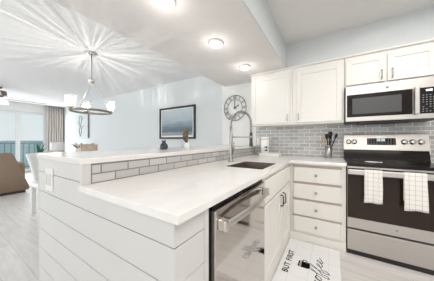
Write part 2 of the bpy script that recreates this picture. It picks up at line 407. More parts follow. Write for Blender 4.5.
for i, z in enumerate(lines[:-1]):
    add_box(side, -0.448, -0.4395, P0 + 0.002, 0.543, z + (G if i else 0), min(lines[i + 1] - G, ZC - BT), 0.0008, 1)
obj('return_boards', side, 'shiplap', t)
obj('corner_post', box(-0.458, -0.436, 0.543, 0.566, 0, ZC - BT, 0.0015), 'shiplap', t)
obj('corner_trim', box(XB - 0.014, XB - 0.001, P0 - 0.001, P0 + 0.03, 0, ZB - BT, 0.001), 'shiplap', t)
obj('living_side_boards', box(XB, XB + 0.02, P0 + 0.03, YW - 0.01, 0, ZB - BT), 'shiplap', t)
rt = new_bm()
add_box(rt, XR - 0.016, XR - 0.001, P0 - 0.004, 0.430, ZC, ZB - BT, 0.001)
obj('riser_end_trim', rt, 'shiplap', t)
gb = box(XR - 0.016, XR - 0.0042, 0.430, 0.4365, ZC, ZB - BT)
add_box(gb, XR - 0.016, XR - 0.0042, 0.430, YW - 0.011, ZB - BT - 0.006, ZB - BT)
obj('riser_grout', gb, 'grout', t)
obj('tile_riser', box(XR - 0.016, XR - 0.005, 0.432, YW - 0.011, ZC, ZB - BT), 'tile_riser', t)

t = obj('bar_top', box(XB - 0.018, XR + 0.002, YC + 0.002, YW - 0.012, ZB - BT, ZB, 0.002, 1), 'quartz', at=(-1.45, 1.5, ZB))
tag(t, 'long white quartz raised bar top above the grey tile strip', 'bar top')

# L-shaped counter with sink cut-out
SX0, SX1, SY0, SY1 = -0.840, -0.484, 1.310, 1.755
bm = new_bm()
def counter_poly():
    b = bmesh.new()
    xs = [XR - 0.004, SX0, SX1, XC, XR0 - 0.004]; ys = [YC, SY0, SY1, YI, YW - 0.011]
    keep = set()
    for i in range(4):
        for j in range(4):
            if i == 3 and j < 3: continue
            if i == 1 and j == 1: continue
            keep.add((i, j))
    V = {}
    def v(i, j, z):
        k = (i, j, z)
        if k not in V: V[k] = b.verts.new((xs[i], ys[j], z))
        return V[k]
    for z, flip in ((ZC, False), (ZC - BT, True)):
        for (i, j) in keep:
            q = [v(i, j, z), v(i + 1, j, z), v(i + 1, j + 1, z), v(i, j + 1, z)]
            b.faces.new(q[::-1] if flip else q)
    for (i, j) in keep:
        for (di, dj, a, c) in ((-1, 0, (i, j + 1), (i, j)), (1, 0, (i + 1, j), (i + 1, j + 1)), (0, -1, (i, j), (i + 1, j)), (0, 1, (i + 1, j + 1), (i, j + 1))):
            if (i + di, j + dj) not in keep:
                b.faces.new([v(*a, ZC - BT), v(*c, ZC - BT), v(*c, ZC), v(*a, ZC)])
    bmesh.ops.recalc_face_normals(b, faces=b.faces)
    ed = [e for e in b.edges if len(e.link_faces) == 2 and e.calc_face_angle() > 0.5 and abs(e.verts[0].co.z - ZC) < 1e-5 and abs(e.verts[1].co.z - ZC) < 1e-5]
    bmesh.ops.bevel(b, geom=ed, offset=0.002, segments=1, affect='EDGES')
    return b
t = obj('countertop', counter_poly(), 'quartz', at=(-0.6, 1.5, ZC))
tag(t, 'white L-shaped quartz countertop wrapping from peninsula to the range', 'countertop')

# sink
t = thing('kitchen_sink', 'dark undermount kitchen sink set in the white counter', 'sink', (-0.66, 1.52, 0.70))
b = bmesh.new()
def bowl():
    b = bmesh.new()
    e1 = 0.0012; o = 0.011
    def rect(d, z): return [b.verts.new((x, y, z)) for x, y in ((SX0 + d, SY0 + d), (SX1 - d, SY0 + d), (SX1 - d, SY1 - d), (SX0 + d, SY1 - d))]
    L = [rect(0.016, 0.700), rect(0.010, 0.712), rect(0.0035, ZC - 0.004), rect(e1, ZC - 0.004), rect(e1, ZC - BT - 0.002), rect(0.008, 0.69)]
    for r0, r1 in zip(L[:-1], L[1:]):
        for i in range(4): b.faces.new((r0[i], r0[(i + 1) % 4], r1[(i + 1) % 4], r1[i]))
    b.faces.new(L[0]); b.faces.new(L[-1][::-1])
    bmesh.ops.recalc_face_normals(b, faces=b.faces)
    return b
obj('bowl', bowl(), 'sink', t)
bm = new_bm(); add_lathe(bm, [(0.035, 0.7005), (0.035, 0.704), (0.022, 0.704), (0.02, 0.702)], (-0.66, 1.52, 0)); obj('drain', bm, 'nickel', t)

# faucet: tall spring pull-down with a horizontal docking arm
fx, fy = -0.955, 1.628
t = thing('spring_faucet', 'tall polished nickel spring pull-down faucet behind the sink', 'faucet', (fx, fy, ZC))
bm = new_bm(); add_lathe(bm, [(0.030, ZC), (0.030, ZC + .008), (0.021, ZC + .014), (0.0185, ZC + .02), (0.0185, 1.20), (0.015, 1.21), (0.015, 1.30)], (fx, fy, 0)); obj('column', bm, 'nickel', t)
arch = [(fx + 0.118 - 0.118 * math.cos(a), fy, 1.318 + 0.125 * math.sin(a)) for a in [PI * i / 28 for i in range(29)]]
arch = [(fx, fy, 1.29)] + arch + [(fx + 0.236, fy, 1.29), (fx + 0.236, fy, 1.22)]
bm = new_bm(); add_tube(bm, arch, 0.0075, 10); obj('hose', bm, 'nickel', t)
# spring coil around hose
coil = []; seglen = [0]
for a, b_ in zip(arch[:-1], arch[1:]): seglen.append(seglen[-1] + (Vector(b_) - Vector(a)).length)
L = seglen[-1]; turns = 60
for i in range(turns * 8 + 1):
    s = L * i / (turns * 8); k = max(j for j in range(len(arch)) if seglen[j] <= s + 1e-9); k = min(k, len(arch) - 2)
    f = (s - seglen[k]) / (seglen[k + 1] - seglen[k]); p = Vector(arch[k]).lerp(Vector(arch[k + 1]), f)
    tg = (Vector(arch[k + 1]) - Vector(arch[k])).normalized(); x = Vector((0, 1, 0)); y = tg.cross(x)
    a = 2 * PI * i / 8; coil.append(p + x * 0.0115 * math.cos(a) + y * 0.0115 * math.sin(a))
bm = new_bm(); add_tube(bm, coil, 0.0026, 6); obj('spring', bm, 'nickel', t)
bm = new_bm(); add_tube(bm, [(fx, fy, 1.178), (fx + 0.22, fy, 1.178)], 0.0065, 10)
add_lathe(bm, [(0.019, -0.011), (0.021, 0), (0.019, 0.011)], (fx + 0.236, fy, 1.178)); obj('docking_arm', bm, 'nickel', t)
bm = new_bm(); add_lathe(bm, [(0.012, 1.225), (0.015, 1.21), (0.016, 1.12), (0.019, 1.10), (0.019, 1.085), (0.015, 1.08)], (fx + 0.236, fy, 0)); obj('spray_head', bm, 'dark_grey', t)
bm = new_bm(); add_tube(bm, [(fx + .015, fy - .008, 1.0), (fx + .035, fy - .02, 1.005)], 0.011, 10); add_tube(bm, [(fx + .035, fy - .02, 1.005), (fx + .05, fy - .03, 1.06), (fx + .056, fy - .034, 1.12)], 0.0085, 10); obj('lever', bm, 'nickel', t)

# ------------------------------------------------------------------ cabinets
def add_shaker(bm, w, h, mtx, th=0.02, rail=0.055, rec=0.009, bev=0.002):
    """door in local XZ, front at y=-th, back at y=0"""
    add_box(bm, 0, rail, -th, 0, 0, h, bev, 1, mtx); add_box(bm, w - rail, w, -th, 0, 0, h, bev, 1, mtx)
    add_box(bm, rail, w - rail, -th, 0, 0, rail, bev, 1, mtx); add_box(bm, rail, w - rail, -th, 0, h - rail, h, bev, 1, mtx)
    add_box(bm, rail - 0.002, w - rail + 0.002, -th + rec, -0.001, rail - 0.002, h - rail + 0.002, 0, 1, mtx)
def frame_Y(x, y, z): return Matrix.Translation((x, y, z))                       # faces -Y
def frame_X(x, y, z): return Matrix.Translation((x, y, z)) @ rot('Z', 90)        # faces +X, runs +Y
def pull(mtx, length=0.10, vertical=True):
    bm = new_bm(); h = length / 2
    p = [(0, 0, -h), (0, -0.020, -h), (0, -0.028, -h + 0.008), (0, -0.030, 0), (0, -0.028, h - 0.008), (0, -0.020, h), (0, 0, h)]
    if not vertical: p = [(z, y, 0) for x, y, z in p]
    add_tube(bm, p, 0.0055, 8); bmesh.ops.transform(bm, matrix=mtx, verts=bm.verts); return bm
def knob(mtx):
    bm = new_bm(); add_lathe(bm, [(0.006, 0), (0.006, 0.012), (0.014, 0.018), (0.015, 0.024), (0.010, 0.029), (0.002, 0.030)], n=16)
    bmesh.ops.transform(bm, matrix=mtx @ rot('X', 90), verts=bm.verts); return bm

# upper cabinets
UZ0, UZ1 = 1.352, ZL - 0.022
YU = 2.415
def upper(label, x0, x1, d0, d1, pull_x):
    t = thing('upper_cabinet', label, 'cabinet', ((x0 + x1) / 2, YU + 0.14, UZ0))
    bm = box(x0, x1, YU, YW - 0.011, UZ0, UZ1, 0.002); obj('carcass', bm, 'cab', t)
    bm = new_bm(); add_shaker(bm, d1 - d0, 0.675, frame_Y(d0, YU, UZ0 + 0.022)); d = obj('door', bm, 'cab', t)
    obj('handle', pull(frame_Y(pull_x, YU - 0.02, UZ0 + 0.095), 0.075), 'nickel', d)
upper('white upper cabinet with one door nearest the wall clock', -1.062, -0.463, -1.042, -0.497, -0.525)
upper('white upper cabinet with one door next to the microwave', -0.460, 0.120, -0.408, 0.098, -0.382)
t = thing('over_range_cabinet', 'short white two-door cabinet above the microwave', 'cabinet', (0.5, YU + 0.14, 1.755))
obj('carcass', box(0.123, 0.888, YU, YW - 0.011, 1.755, UZ1, 0.002), 'cab', t)
for x0, x1, px in ((0.136, 0.490, 0.455), (0.506, 0.866, 0.541)):
    bm = new_bm(); add_shaker(bm, x1 - x0, 0.290, frame_Y(x0, YU, 1.772)); d = obj('door', bm, 'cab', t)
    obj('handle', pull(frame_Y(px, YU - 0.02, 1.845), 0.09), 'nickel', d)

# sink base cabinet (faces +X)
XF = -0.448
t = thing('sink_cabinet', 'antique white two-door base cabinet under the sink', 'cabinet', (-0.75, 1.65, 0))
bm = box(XF - 0.02, XF, 1.196, 2.105, 0.0, ZC - BT, 0.0015)
add_box(bm, -1.09, XF - 0.02, 1.196, 1.214, 0.0, ZC - BT); add_box(bm, -1.09, XF - 0.02, 2.085, 2.103, 0.0, ZC - BT); add_box(bm, -1.09, XF - 0.02, 1.214, 2.085, 0.09, 0.11)
add_box(bm, -1.09, -1.07, 1.214, 2.085, 0.11, ZC - BT)
obj('carcass', bm, 'cab_base', t)
bm = new_bm(); add_box(bm, XF, XF + 0.02, 1.215, 2.085, 0.675, 0.845, 0.004); obj('false_drawer_front', bm, 'cab_base', t)
for y0, y1, py in ((1.215, 1.690, 1.655), (1.704, 2.085, 1.740)):
    bm = new_bm(); add_shaker(bm, y1 - y0, 0.545, frame_X(XF, y0, 0.105)); d = obj('door', bm, 'cab_base', t)
    obj('handle', pull(frame_X(XF + 0.02, py, 0.575), 0.10), 'dark_grey', d)
obj('kick_board', box(XF, XF + 0.012, 1.196, 2.105, 0, 0.085, 0.002), 'cab_base', t)

# drawer bank (faces -Y)
YF = 2.120
t = thing('drawer_cabinet', 'antique white four-drawer base cabinet between corner and range', 'cabinet', (-0.15, 2.4, 0))
bm = box(-0.447, XR0 - 0.008, YF, YF + 0.02, 0, ZC - BT, 0.0015)
add_box(bm, -0.447, -0.43, YF + 0.02, YW - 0.02, 0, ZC - BT); add_box(bm, XR0 - 0.026, XR0 - 0.008, YF + 0.02, YW - 0.02, 0, ZC - BT)
add_box(bm, -0.43, XR0 - 0.026, YW - 0.035, YW - 0.02, 0, ZC - BT); obj('carcass', bm, 'cab_base', t)
rl = new_bm()
for z in (0.283, 0.473, 0.662, 0.850): add_box(rl, -0.405, 0.084, YF - 0.004, YF, z - 0.013, z + 0.013)
obj('face_rails', rl, 'glaze', t, label='tan glazed rails between the drawers')
for z0 in (0.112, 0.296, 0.486, 0.675):
    bm = new_bm(); add_box(bm, -0.392, 0.074, YF - 0.02, YF, z0, z0 + 0.163, 0.006)
    d = obj('drawer', bm, 'cab_base', t)
    obj('knob', knob(frame_Y(-0.155, YF - 0.02, z0 + 0.085)), 'nickel', d)
obj('kick_board', box(-0.435, XR0 - 0.008, YF - 0.012, YF, 0, 0.085, 0.002), 'cab_base', t)

# ------------------------------------------------------------------ dishwasher
t = thing('dishwasher', 'stainless steel dishwasher with a curved towel-bar handle in peninsula', 'dishwasher', (-0.75, 0.89, 0))
D0, D1 = 0.588, 1.186; XD = -0.418
obj('tub', box(-1.05, XF - 0.005, D0 - 0.018, D1 + 0.004, 0.02, ZC - BT - 0.004), 'black', t)
obj('door', box(XF - 0.004, XD, D0, D1, 0.115, 0.852, 0.006), 'steel', t)
obj('control_strip', box(XF - 0.004, XD - 0.018, D0 + 0.003, D1 - 0.003, 0.852, 0.876), 'black_glass', t)
obj('kick_plate', box(XF - 0.05, XF - 0.03, D0, D1, 0.0, 0.108), 'black', t)
hp = []
for i in range(25):
    f = i / 24; y = D0 + 0.03 + f * (D1 - D0 - 0.06); hp.append((XD + 0.030 + 0.022 * math.sin(PI * f), y, 0.790))
hb = new_bm(); add_tube(hb, hp, 0.0095, 14, flat=0.017)
hd = obj('handle', hb, 'steel_h', t)
for y in (D0 + 0.03, D1 - 0.03):
    obj('handle_bracket', box(XD - 0.001, XD + 0.040, y - 0.017, y + 0.017, 0.766, 0.814, 0.006), 'chrome', hd)

# ------------------------------------------------------------------ range
t = thing('electric_range', 'freestanding stainless electric range with black glass cooktop and oven', 'range', ((XR0 + XR1) / 2, 2.4, 0))
YR = 2.100
obj('body', box(XR0, XR1, YR + 0.03, YW - 0.02, 0.03, 0.895, 0.002), 'dark_grey', t)
ck = box(XR0 - 0.002, XR1 + 0.002, YR - 0.030, 2.62, 0.895, 0.918, 0.004); obj('cooktop', ck, 'black_glass', t)
for bx, by, br in ((0.30, 2.24, 0.10), (0.70, 2.24, 0.085), (0.30, 2.47, 0.075), (0.70, 2.47, 0.10)):
    bm = new_bm(); add_lathe(bm, [(br - 0.0015, 0.9179), (br + 0.0015, 0.9179), (br + 0.0015, 0.9183), (br - 0.0015, 0.9183)], (bx, by, 0), n=44, caps=False); obj('burner_ring', bm, 'dark_grey', t)
# backguard: black slope then slanted steel console
prof = [(2.575, 0.918), (2.605, 1.02), (2.60, 1.02), (2.632, 1.215), (2.665, 1.222), (2.684, 1.20), (2.684, 0.918)]
def yz_prism(pts, x0, x1, bev=0.0):
    bm = new_bm(); mt = Matrix(((0, 0, 1, 0), (1, 0, 0, 0), (0, 1, 0, 0), (0, 0, 0, 1)))
    add_prism(bm, pts, x0, x1, mt, bev); return bm
obj('backguard_base', yz_prism([(2.570, 0.918), (2.604, 1.030), (2.684, 1.030), (2.684, 0.918)], XR0, XR1), 'black_glass', t)
con = obj('control_console', yz_prism([(2.588, 1.030), (2.625, 1.208), (2.650, 1.220), (2.684, 1.214), (2.684, 1.030)], XR0 - 0.004, XR1 + 0.004, 0.003), 'steel_h', t)
tilt = math.atan2(0.037, 0.178)
def on_console(x, z, off=0.0):
    y = 2.588 + (z - 1.030) * 0.037 / 0.178
    return Matrix.Translation((x, y - off, z)) @ Matrix.Rotation(-tilt, 4, 'X')
bm = new_bm(); add_box(bm, -0.130, 0.130, -0.003, 0.001, -0.040, 0.040, 0.001, 1, on_console(0.490, 1.128)); ds = obj('display', bm, 'black_glass', t)
bm = new_bm()
for dx in (-0.030, -0.012, 0.010, 0.028):
    for (a, b_, c, d) in ((-.006, .006, .011, .014), (-.006, .006, -.014, -.011), (-.006, -.004, -.012, .012), (.004, .006, -.012, .012)):
        add_box(bm, dx + a, dx + b_, -0.0038, -0.003, 0.020 + c, 0.020 + d, 0, 1, on_console(0.49, 1.128))
obj('clock_digits', bm, 'digits', ds)
for i in range(10):
    for j in range(3):
        if abs(-0.115 + i * 0.0255) < 0.045 and j == 2: continue
        x = -0.115 + i * 0.0255; z = -0.028 + j * 0.024
        obj('key', box(x - .006, x + .006, -0.0036, -0.0029, z - .002, z + .002, mtx=on_console(0.49, 1.128)), 'marks', ds)
for kx in (0.175, 0.234, 0.690, 0.757, 0.823):
    bm = new_bm(); add_lathe(bm, [(0.030, 0), (0.030, 0.004), (0.023, 0.006), (0.021, 0.024), (0.018, 0.027)], n=24); add_box(bm, -0.004, 0.004, -0.020, 0.020, 0.020, 0.032, 0.001, 1)
    bmesh.ops.transform(bm, matrix=on_console(kx, 1.124, 0.0) @ rot('X', 90), verts=bm.verts); obj('knob', bm, 'chrome', con)
# door
od = obj('oven_door', box(XR0 + 0.002, XR1 - 0.002, YR, YR + 0.032, 0.272, 0.888, 0.004), 'steel_h', t)
obj('door_glass', box(XR0 + 0.004, XR1 - 0.004, YR - 0.004, YR, 0.374, 0.868, 0.002), 'oven_glass', od)
obj('window', box(XR0 + 0.10, XR1 - 0.10, YR - 0.0055, YR - 0.004, 0.44, 0.74, 0.0004), 'oven_glass', od)
bm = new_bm(); add_lathe(bm, [(0.011, -0.002), (0.011, 0.001), (0.008, 0.001), (0.008, 0.0005)], mtx=rot('X', 90), n=20, loc=(0.506, YR - 0.001, 0.324)); obj('emblem', bm, 'nickel', od)
hb = new_bm(); add_box(hb, XR0 + 0.004, XR1 - 0.004, YR - 0.064, YR - 0.046, 0.812, 0.864, 0.008); hd = obj('handle', hb, 'steel_h', od)
for x in (XR0 + 0.03, XR1 - 0.03): obj('handle_bracket', box(x - 0.014, x + 0.014, YR - 0.050, YR - 0.003, 0.818, 0.858, 0.004), 'steel_h', od)
obj('storage_drawer', box(XR0 + 0.002, XR1 - 0.002, YR + 0.002, YR + 0.032, 0.050, 0.255, 0.005), 'steel_h', t)
obj('foot_rail', box(XR0 + 0.004, XR1 - 0.004, YR + 0.02, YR + 0.06, 0.0, 0.048), 'black', t)

# towels draped over the oven handle
def towel(x0, x1, drop, back, label, seed):
    rnd = random.Random(seed); b = bmesh.new(); nx, path = 14, []
    yc, zt = YR - 0.055, 0.864; r = 0.0115
    for i in range(16): path.append((yc - r, zt - drop + (drop - 0.004) * i / 15))
    for i in range(1, 8): path.append((yc - r * math.cos(PI * i / 8), zt - 0.002 + 0.006 * math.sin(PI * i / 8)))
    for i in range(10): path.append((yc + r, zt - 0.004 - back * i / 9))
    V = []; ph = rnd.random() * 6
    for k, (y, z) in enumerate(path):
        row = []
        low = max(0.0, (zt - z) / drop) if k < 16 else 0.0
        for i in range(nx + 1):
            f = i / nx; x = x0 + (x1 - x0) * f + low * 0.008 * (f - 0.5) + low * 0.004 * math.sin(3 * low + ph)
            yy = y - low * (0.006 + 0.006 * math.sin(f * 9 + ph)) if k < 16 else y
            zz = z + (0.012 * (f - 0.5) * low if k < 16 else 0) + (0.003 * math.sin(f * 5 + ph) * low if k < 16 else 0)
            row.append(b.verts.new((x, yy, zz)))
        V.append(row)
    for a, c in zip(V[:-1], V[1:]):
        for i in range(nx): b.faces.new((a[i], a[i + 1], c[i + 1], c[i]))
    bmesh.ops.recalc_face_normals(b, faces=b.faces)
    bmesh.ops.solidify(b, geom=b.faces[:], thickness=0.0035)
    for f in b.faces: f.smooth = True
    o = obj('dish_towel', b, 'towel', at=((x0 + x1) / 2, yc, 0.6))
    tag(o, label, 'towel', 'checked towels on the oven handle')
towel(0.262, 0.392, 0.300, 0.22, 'white black-checked dish towel hanging nearer the drawer cabinet, the narrower one', 1)
towel(0.538, 0.678, 0.318, 0.24, 'white black-checked dish towel hanging on the right of oven handle, the wider one', 2)
# spoon rest
bm = new_bm(); add_lathe(bm, [(0.036, 0), (0.052, 0.010), (0.056, 0.014), (0.050, 0.012), (0.034, 0.004)], mtx=Matrix.Diagonal((1.0, 0.75, 1, 1)))
add_box(bm, 0.045, 0.085, -0.012, 0.012, 0.009, 0.015, 0.003)
bmesh.ops.translate(bm, vec=(0.335, 2.175, 0.9186), verts=bm.verts)
tag(obj('spoon_rest', bm, 'white_ceramic', at=(0.335, 2.175, 0.9186)), 'small white spoon rest on the black glass cooktop', 'spoon rest')

# ------------------------------------------------------------------ microwave
t = thing('microwave_oven', 'stainless over-the-range microwave with black door glass', 'microwave', (0.5, 2.5, 1.345))
MX0, MX1, YM = 0.130, 0.884, 2.345
obj('body', box(MX0, MX1, YM + 0.02, YW - 0.012, 1.345, 1.750, 0.002), 'dark_grey', t)
fb = obj('face', box(MX0, MX1, YM, YM + 0.02, 1.352, 1.745, 0.004), 'steel_h', t)
dg = obj('door_glass', box(MX0 + 0.012, 0.680, YM - 0.004, YM, 1.400, 1.648, 0.002), 'black_glass', t)
obj('window_screen', box(MX0 + 0.062, 0.600, YM - 0.0055, YM - 0.004, 1.432, 1.604, 0.0005), 'mw_screen', dg)
obj('handle', box(0.686, 0.722, YM - 0.040, YM - 0.020, 1.395, 1.660, 0.007), 'steel_h', t)
mwh = [c for c in t.children if c.name.startswith('handle')][-1]
for z in (1.405, 1.620): obj('handle_standoff', box(0.692, 0.716, YM - 0.022, YM, z, z + 0.03, 0.003), 'steel_h', mwh)
cp = obj('control_panel', box(0.730, MX1 - 0.006, YM - 0.004, YM, 1.400, 1.648, 0.002), 'black_glass', t)
bm = new_bm(); add_box(bm, 0.772, 0.815, YM - 0.0048, YM - 0.004, 1.612, 1.628); obj('display_digits', bm, 'digits', cp)
for i in range(5):
    for j in range(8):
        if (i + j) % 7 == 3: continue
        obj('key', box(0.748 + i * 0.024, 0.748 + i * 0.024 + 0.011, YM - 0.0046, YM - 0.0039, 1.418 + j * 0.022, 1.418 + j * 0.022 + 0.006), 'marks', cp)
bm = new_bm(); add_lathe(bm, [(0.014, -0.002), (0.014, 0.0015), (0.010, 0.0015), (0.010, 0.0005)], mtx=rot('X', 90), n=22, loc=(0.492, YM, 1.690)); obj('emblem', bm, 'nickel', fb)
bm = new_bm(); add_box(bm, MX0 + 0.12, MX0 + 0.56, YM + 0.02, YM + 0.22, 1.328, 1.3455, 0.004); obj('grease_vent', bm, 'black', t)

# ------------------------------------------------------------------ items on the back counter
# white tray + canister
t = thing('counter_tray', 'low white rectangular tray in the counter corner beneath the canister', 'tray', (-0.79, 2.47, ZC))
TX0, TX1, TY0, TY1 = -0.935, -0.640, 2.40, 2.56
bm = box(TX0, TX1, TY0, TY1, ZC, ZC + 0.034, 0.005); obj('tray_base', bm, 'white_ceramic', t)
bm = new_bm()
for a in ((TX0, TX1, TY0, TY0 + .008), (TX0, TX1, TY1 - .008, TY1), (TX0, TX0 + .008, TY0 + .008, TY1 - .008), (TX1 - .008, TX1, TY0 + .008, TY1 - .008)): add_box(bm, *a, ZC + .034, ZC + .044, 0.002)
obj('tray_rim', bm, 'white_ceramic', t)
cz = ZC + 0.0345; cx_, cy_ = -0.872, 2.485
t = thing('canister', 'white lidded canister with a round grey emblem in the counter corner', 'canister', (cx_, cy_, cz))
bm = new_bm(); add_lathe(bm, [(0.058, cz), (0.062, cz + .004), (0.062, 1.145), (0.058, 1.151)], (cx_, cy_, 0)); bd = obj('jar', bm, 'white_ceramic', t)
bm = new_bm(); add_lathe(bm, [(0.063, 1.152), (0.063, 1.184), (0.055, 1.193), (0.012, 1.194)], (cx_, cy_, 0)); obj('lid', bm, 'white_plastic', t)
bm = new_bm()  # curved badge on the jar's camera side
b = bmesh.new(); ca = math.atan2(-cy_, -cx_) + 0.30; rows = []
ctr = b.verts.new((cx_ + .0626 * math.cos(ca), cy_ + .0626 * math.sin(ca), 1.02))
ring = []
for i in range(24):
    a = 2 * PI * i / 24; da = 0.034 * math.cos(a) / 0.0626
    ring.append(b.verts.new((cx_ + .0628 * math.cos(ca + da), cy_ + .0628 * math.sin(ca + da), 1.02 + 0.036 * math.sin(a))))
for i in range(24): b.faces.new((ctr, ring[i], ring[(i + 1) % 24]))
bmesh.ops.recalc_face_normals(b, faces=b.faces); bmesh.ops.solidify(b, geom=b.faces[:], thickness=-0.0008); _merge(bm, b)
obj('emblem', bm, 'dark_grey', bd)
# wall switch plate by the riser corner
t = thing('switch_plate', 'white switch plate on the tile beside the faucet', 'switch', (-1.055, YW - 0.011, 1.12))
obj('plate', box(-1.085, -1.035, YW - 0.017, YW - 0.0105, 1.07, 1.185, 0.002), 'white_plastic', t)
obj('rocker', box(-1.070, -1.050, YW - 0.021, YW - 0.017, 1.10, 1.155, 0.002), 'white_plastic', t)

# utensil crock
ux, uy = -0.045, 2.56
t = thing('utensil_crock', 'steel utensil crock on the counter beside the range', 'crock', (ux, uy, ZC))
bm = new_bm(); add_lathe(bm, [(0.038, ZC), (0.042, ZC + .004), (0.042, 1.075), (0.039, 1.075), (0.039, ZC + .01), (0.002, ZC + .009)], (ux, uy, 0), caps=False)
obj('cup', bm, 'nickel', t)
bm = new_bm(); add_lathe(bm, [(0.0425, 1.069), (0.044, 1.073), (0.0425, 1.078), (0.0395, 1.078)], (ux, uy, 0), caps=False); obj('rim', bm, 'chrome', t)
def utensil(name, label, cat, tip, head, m):
    b0 = Vector((ux + (tip[0] - ux) * -0.10, uy + (tip[1] - uy) * -0.10, ZC + 0.016)); tp = Vector(tip); d = (tp - b0).normalized()
    o = new_bm(); add_tube(o, [b0, b0.lerp(tp, .5), tp - d * 0.05], 0.0065, 8)
    hb = new_bm()
    if head == 'spoon':
        q = d.to_track_quat('Z', 'Y').to_matrix().to_4x4(); add_lathe(hb, [(0.004, -0.055), (0.014, -0.042), (0.038, -0.015), (0.032, 0.018), (0.004, 0.022)], mtx=q @ Matrix.Diagonal((1, 0.45, 1, 1)), loc=tp, n=18)
    elif head == 'turner':
        q = Matrix.Translation(tp) @ d.to_track_quat('Z', 'Y').to_matrix().to_4x4(); add_prism(hb, [(-.006, -.06), (.006, -.06), (.038, -.035), (.042, .032), (-.042, .032), (-.038, -.035)], -0.002, 0.002, q @ rot('X', 90), 0.0008)
    else:
        q = Matrix.Translation(tp) @ d.to_track_quat('Z', 'Y').to_matrix().to_4x4()
        for k in range(5):
            pts = [q @ Vector((math.cos(PI * k / 5) * 0.028 * math.sin(PI * i / 12), math.sin(PI * k / 5) * 0.028 * math.sin(PI * i / 12), -0.05 + 0.08 * i / 12)) for i in range(13)]
            add_tube(hb, pts, 0.003, 6)
    t = thing(name, label, cat, tuple(b0), 'utensils standing in the steel crock')
    obj('shaft', o, m, t); obj('head', hb, m, t)
utensil('wooden_spoon', 'pale wooden spoon leaning left in the steel utensil crock', 'spoon', (ux - 0.062, uy - 0.02, 1.175), 'spoon', 'wood')
utensil('cooking_spoon', 'black spoon at the left of the black utensils, beside the wooden one', 'spoon', (ux - 0.020, uy - 0.01, 1.205), 'spoon', 'black')
utensil('turner', 'black turner with flat blade in the middle of the utensil crock', 'turner', (ux + 0.018, uy + 0.012, 1.222), 'turner', 'black')
utensil('whisk', 'black whisk standing at the back of the utensil crock', 'whisk', (ux + 0.040, uy + 0.03, 1.215), 'whisk', 'black')
utensil('slotted_spoon', 'black spoon leaning right towards the range in the utensil crock', 'spoon', (ux + 0.088, uy - 0.008, 1.205), 'spoon', 'black')

# ------------------------------------------------------------------ floor mat with lettering
MXA, MXB, MYA, MYB = -0.425, 0.062, 1.25, 2.090
t = thing('floor_mat', 'white checked floor mat with coffee lettering in front of the sink', 'mat', ((MXA + MXB) / 2, (MYA + MYB) / 2, 0))
obj('pad', box(MXA, MXB, MYA, MYB, 0.0005, 0.010, 0.003), 'mat', t)
def text_bm(s, size, mtx):
    cu = bpy.data.curves.new('txt', 'FONT'); cu.body = s; cu.size = size; cu.extrude = 0.0004; cu.space_character = 1.12
    o = bpy.data.objects.new('txt', cu); COL.objects.link(o)
    dg = bpy.context.evaluated_depsgraph_get(); me = bpy.data.meshes.new_from_object(o.evaluated_get(dg))
    bm = new_bm(); bm.from_mesh(me); bmesh.ops.transform(bm, matrix=mtx, verts=bm.verts)
    bpy.data.objects.remove(o); bpy.data.meshes.remove(me); bpy.data.curves.remove(cu); return bm
TXT = lambda x, y: Matrix.Translation((x, y, 0.0106)) @ rot('Z', 90)   # reads along +Y, tops towards -X
def word_print(name, w, y):
    bm = text_bm(w, 0.074, TXT(-0.338, y) @ Matrix.Diagonal((0.88, 0.95, 1, 1)))
    for dx, dy in ((0.0016, 0), (-0.0016, 0.0016), (0, -0.0016)):
        o2 = text_bm(w, 0.074, TXT(-0.338 + dx, y + dy) @ Matrix.Diagonal((0.88, 0.95, 1, 1))); _merge(bm, o2)
    obj(name, bm, 'ink', t)
word_print('but_lettering', 'BUT', 1.530); word_print('first_lettering', 'FIRST', 1.690)
# coffee cup print: u along +Y (reading direction), v towards -X
CUX, CUY = -0.224, 1.700
def flat(poly, x, y):
    bm = new_bm(); add_prism(bm, poly, 0, 0.0006, Matrix.Translation((x, y, 0.0101)) @ rot('Z', 90) @ Matrix.Diagonal((0.82, 0.82, 1, 1))); return bm
cup = flat([(-.048, -.040), (-.035, -.058), (.035, -.058), (.048, -.040), (.052, .03), (-.052, .03)], CUX, CUY)
_merge(cup, flat([(-.054, .047), (.054, .047), (.046, .062), (-.046, .062)], CUX, CUY))
obj('cup_print', cup, 'ink', t)
cup = flat([(-.053, .032), (.053, .032), (.053, .045), (-.053, .045)], CUX, CUY); obj('cup_sleeve_print', cup, 'marks', t)
hl = new_bm(); add_tube(hl, [(CUX - .02, CUY + .046, .0104), (CUX - .012, CUY + .064, .0104), (CUX + .010, CUY + .064, .0104), (CUX + .022, CUY + .045, .0104)], 0.005, 6, flat=0.0006); obj('cup_handle_print', hl, 'ink', t)
def cat(pts, n=8):
    out = []
    for i in range(len(pts) - 1):
        p0, p1, p2, p3 = pts[max(i - 1, 0)], pts[i], pts[i + 1], pts[min(i + 2, len(pts) - 1)]
        for k in range(n):
            s = k / n
            out.append(tuple(0.5 * ((2 * p1[d]) + (-p0[d] + p2[d]) * s + (2 * p0[d] - 5 * p1[d] + 4 * p2[d] - p3[d]) * s * s + (-p0[d] + 3 * p1[d] - 3 * p2[d] + p3[d]) * s ** 3) for d in (0, 1)))
    out.append(pts[-1]); return out
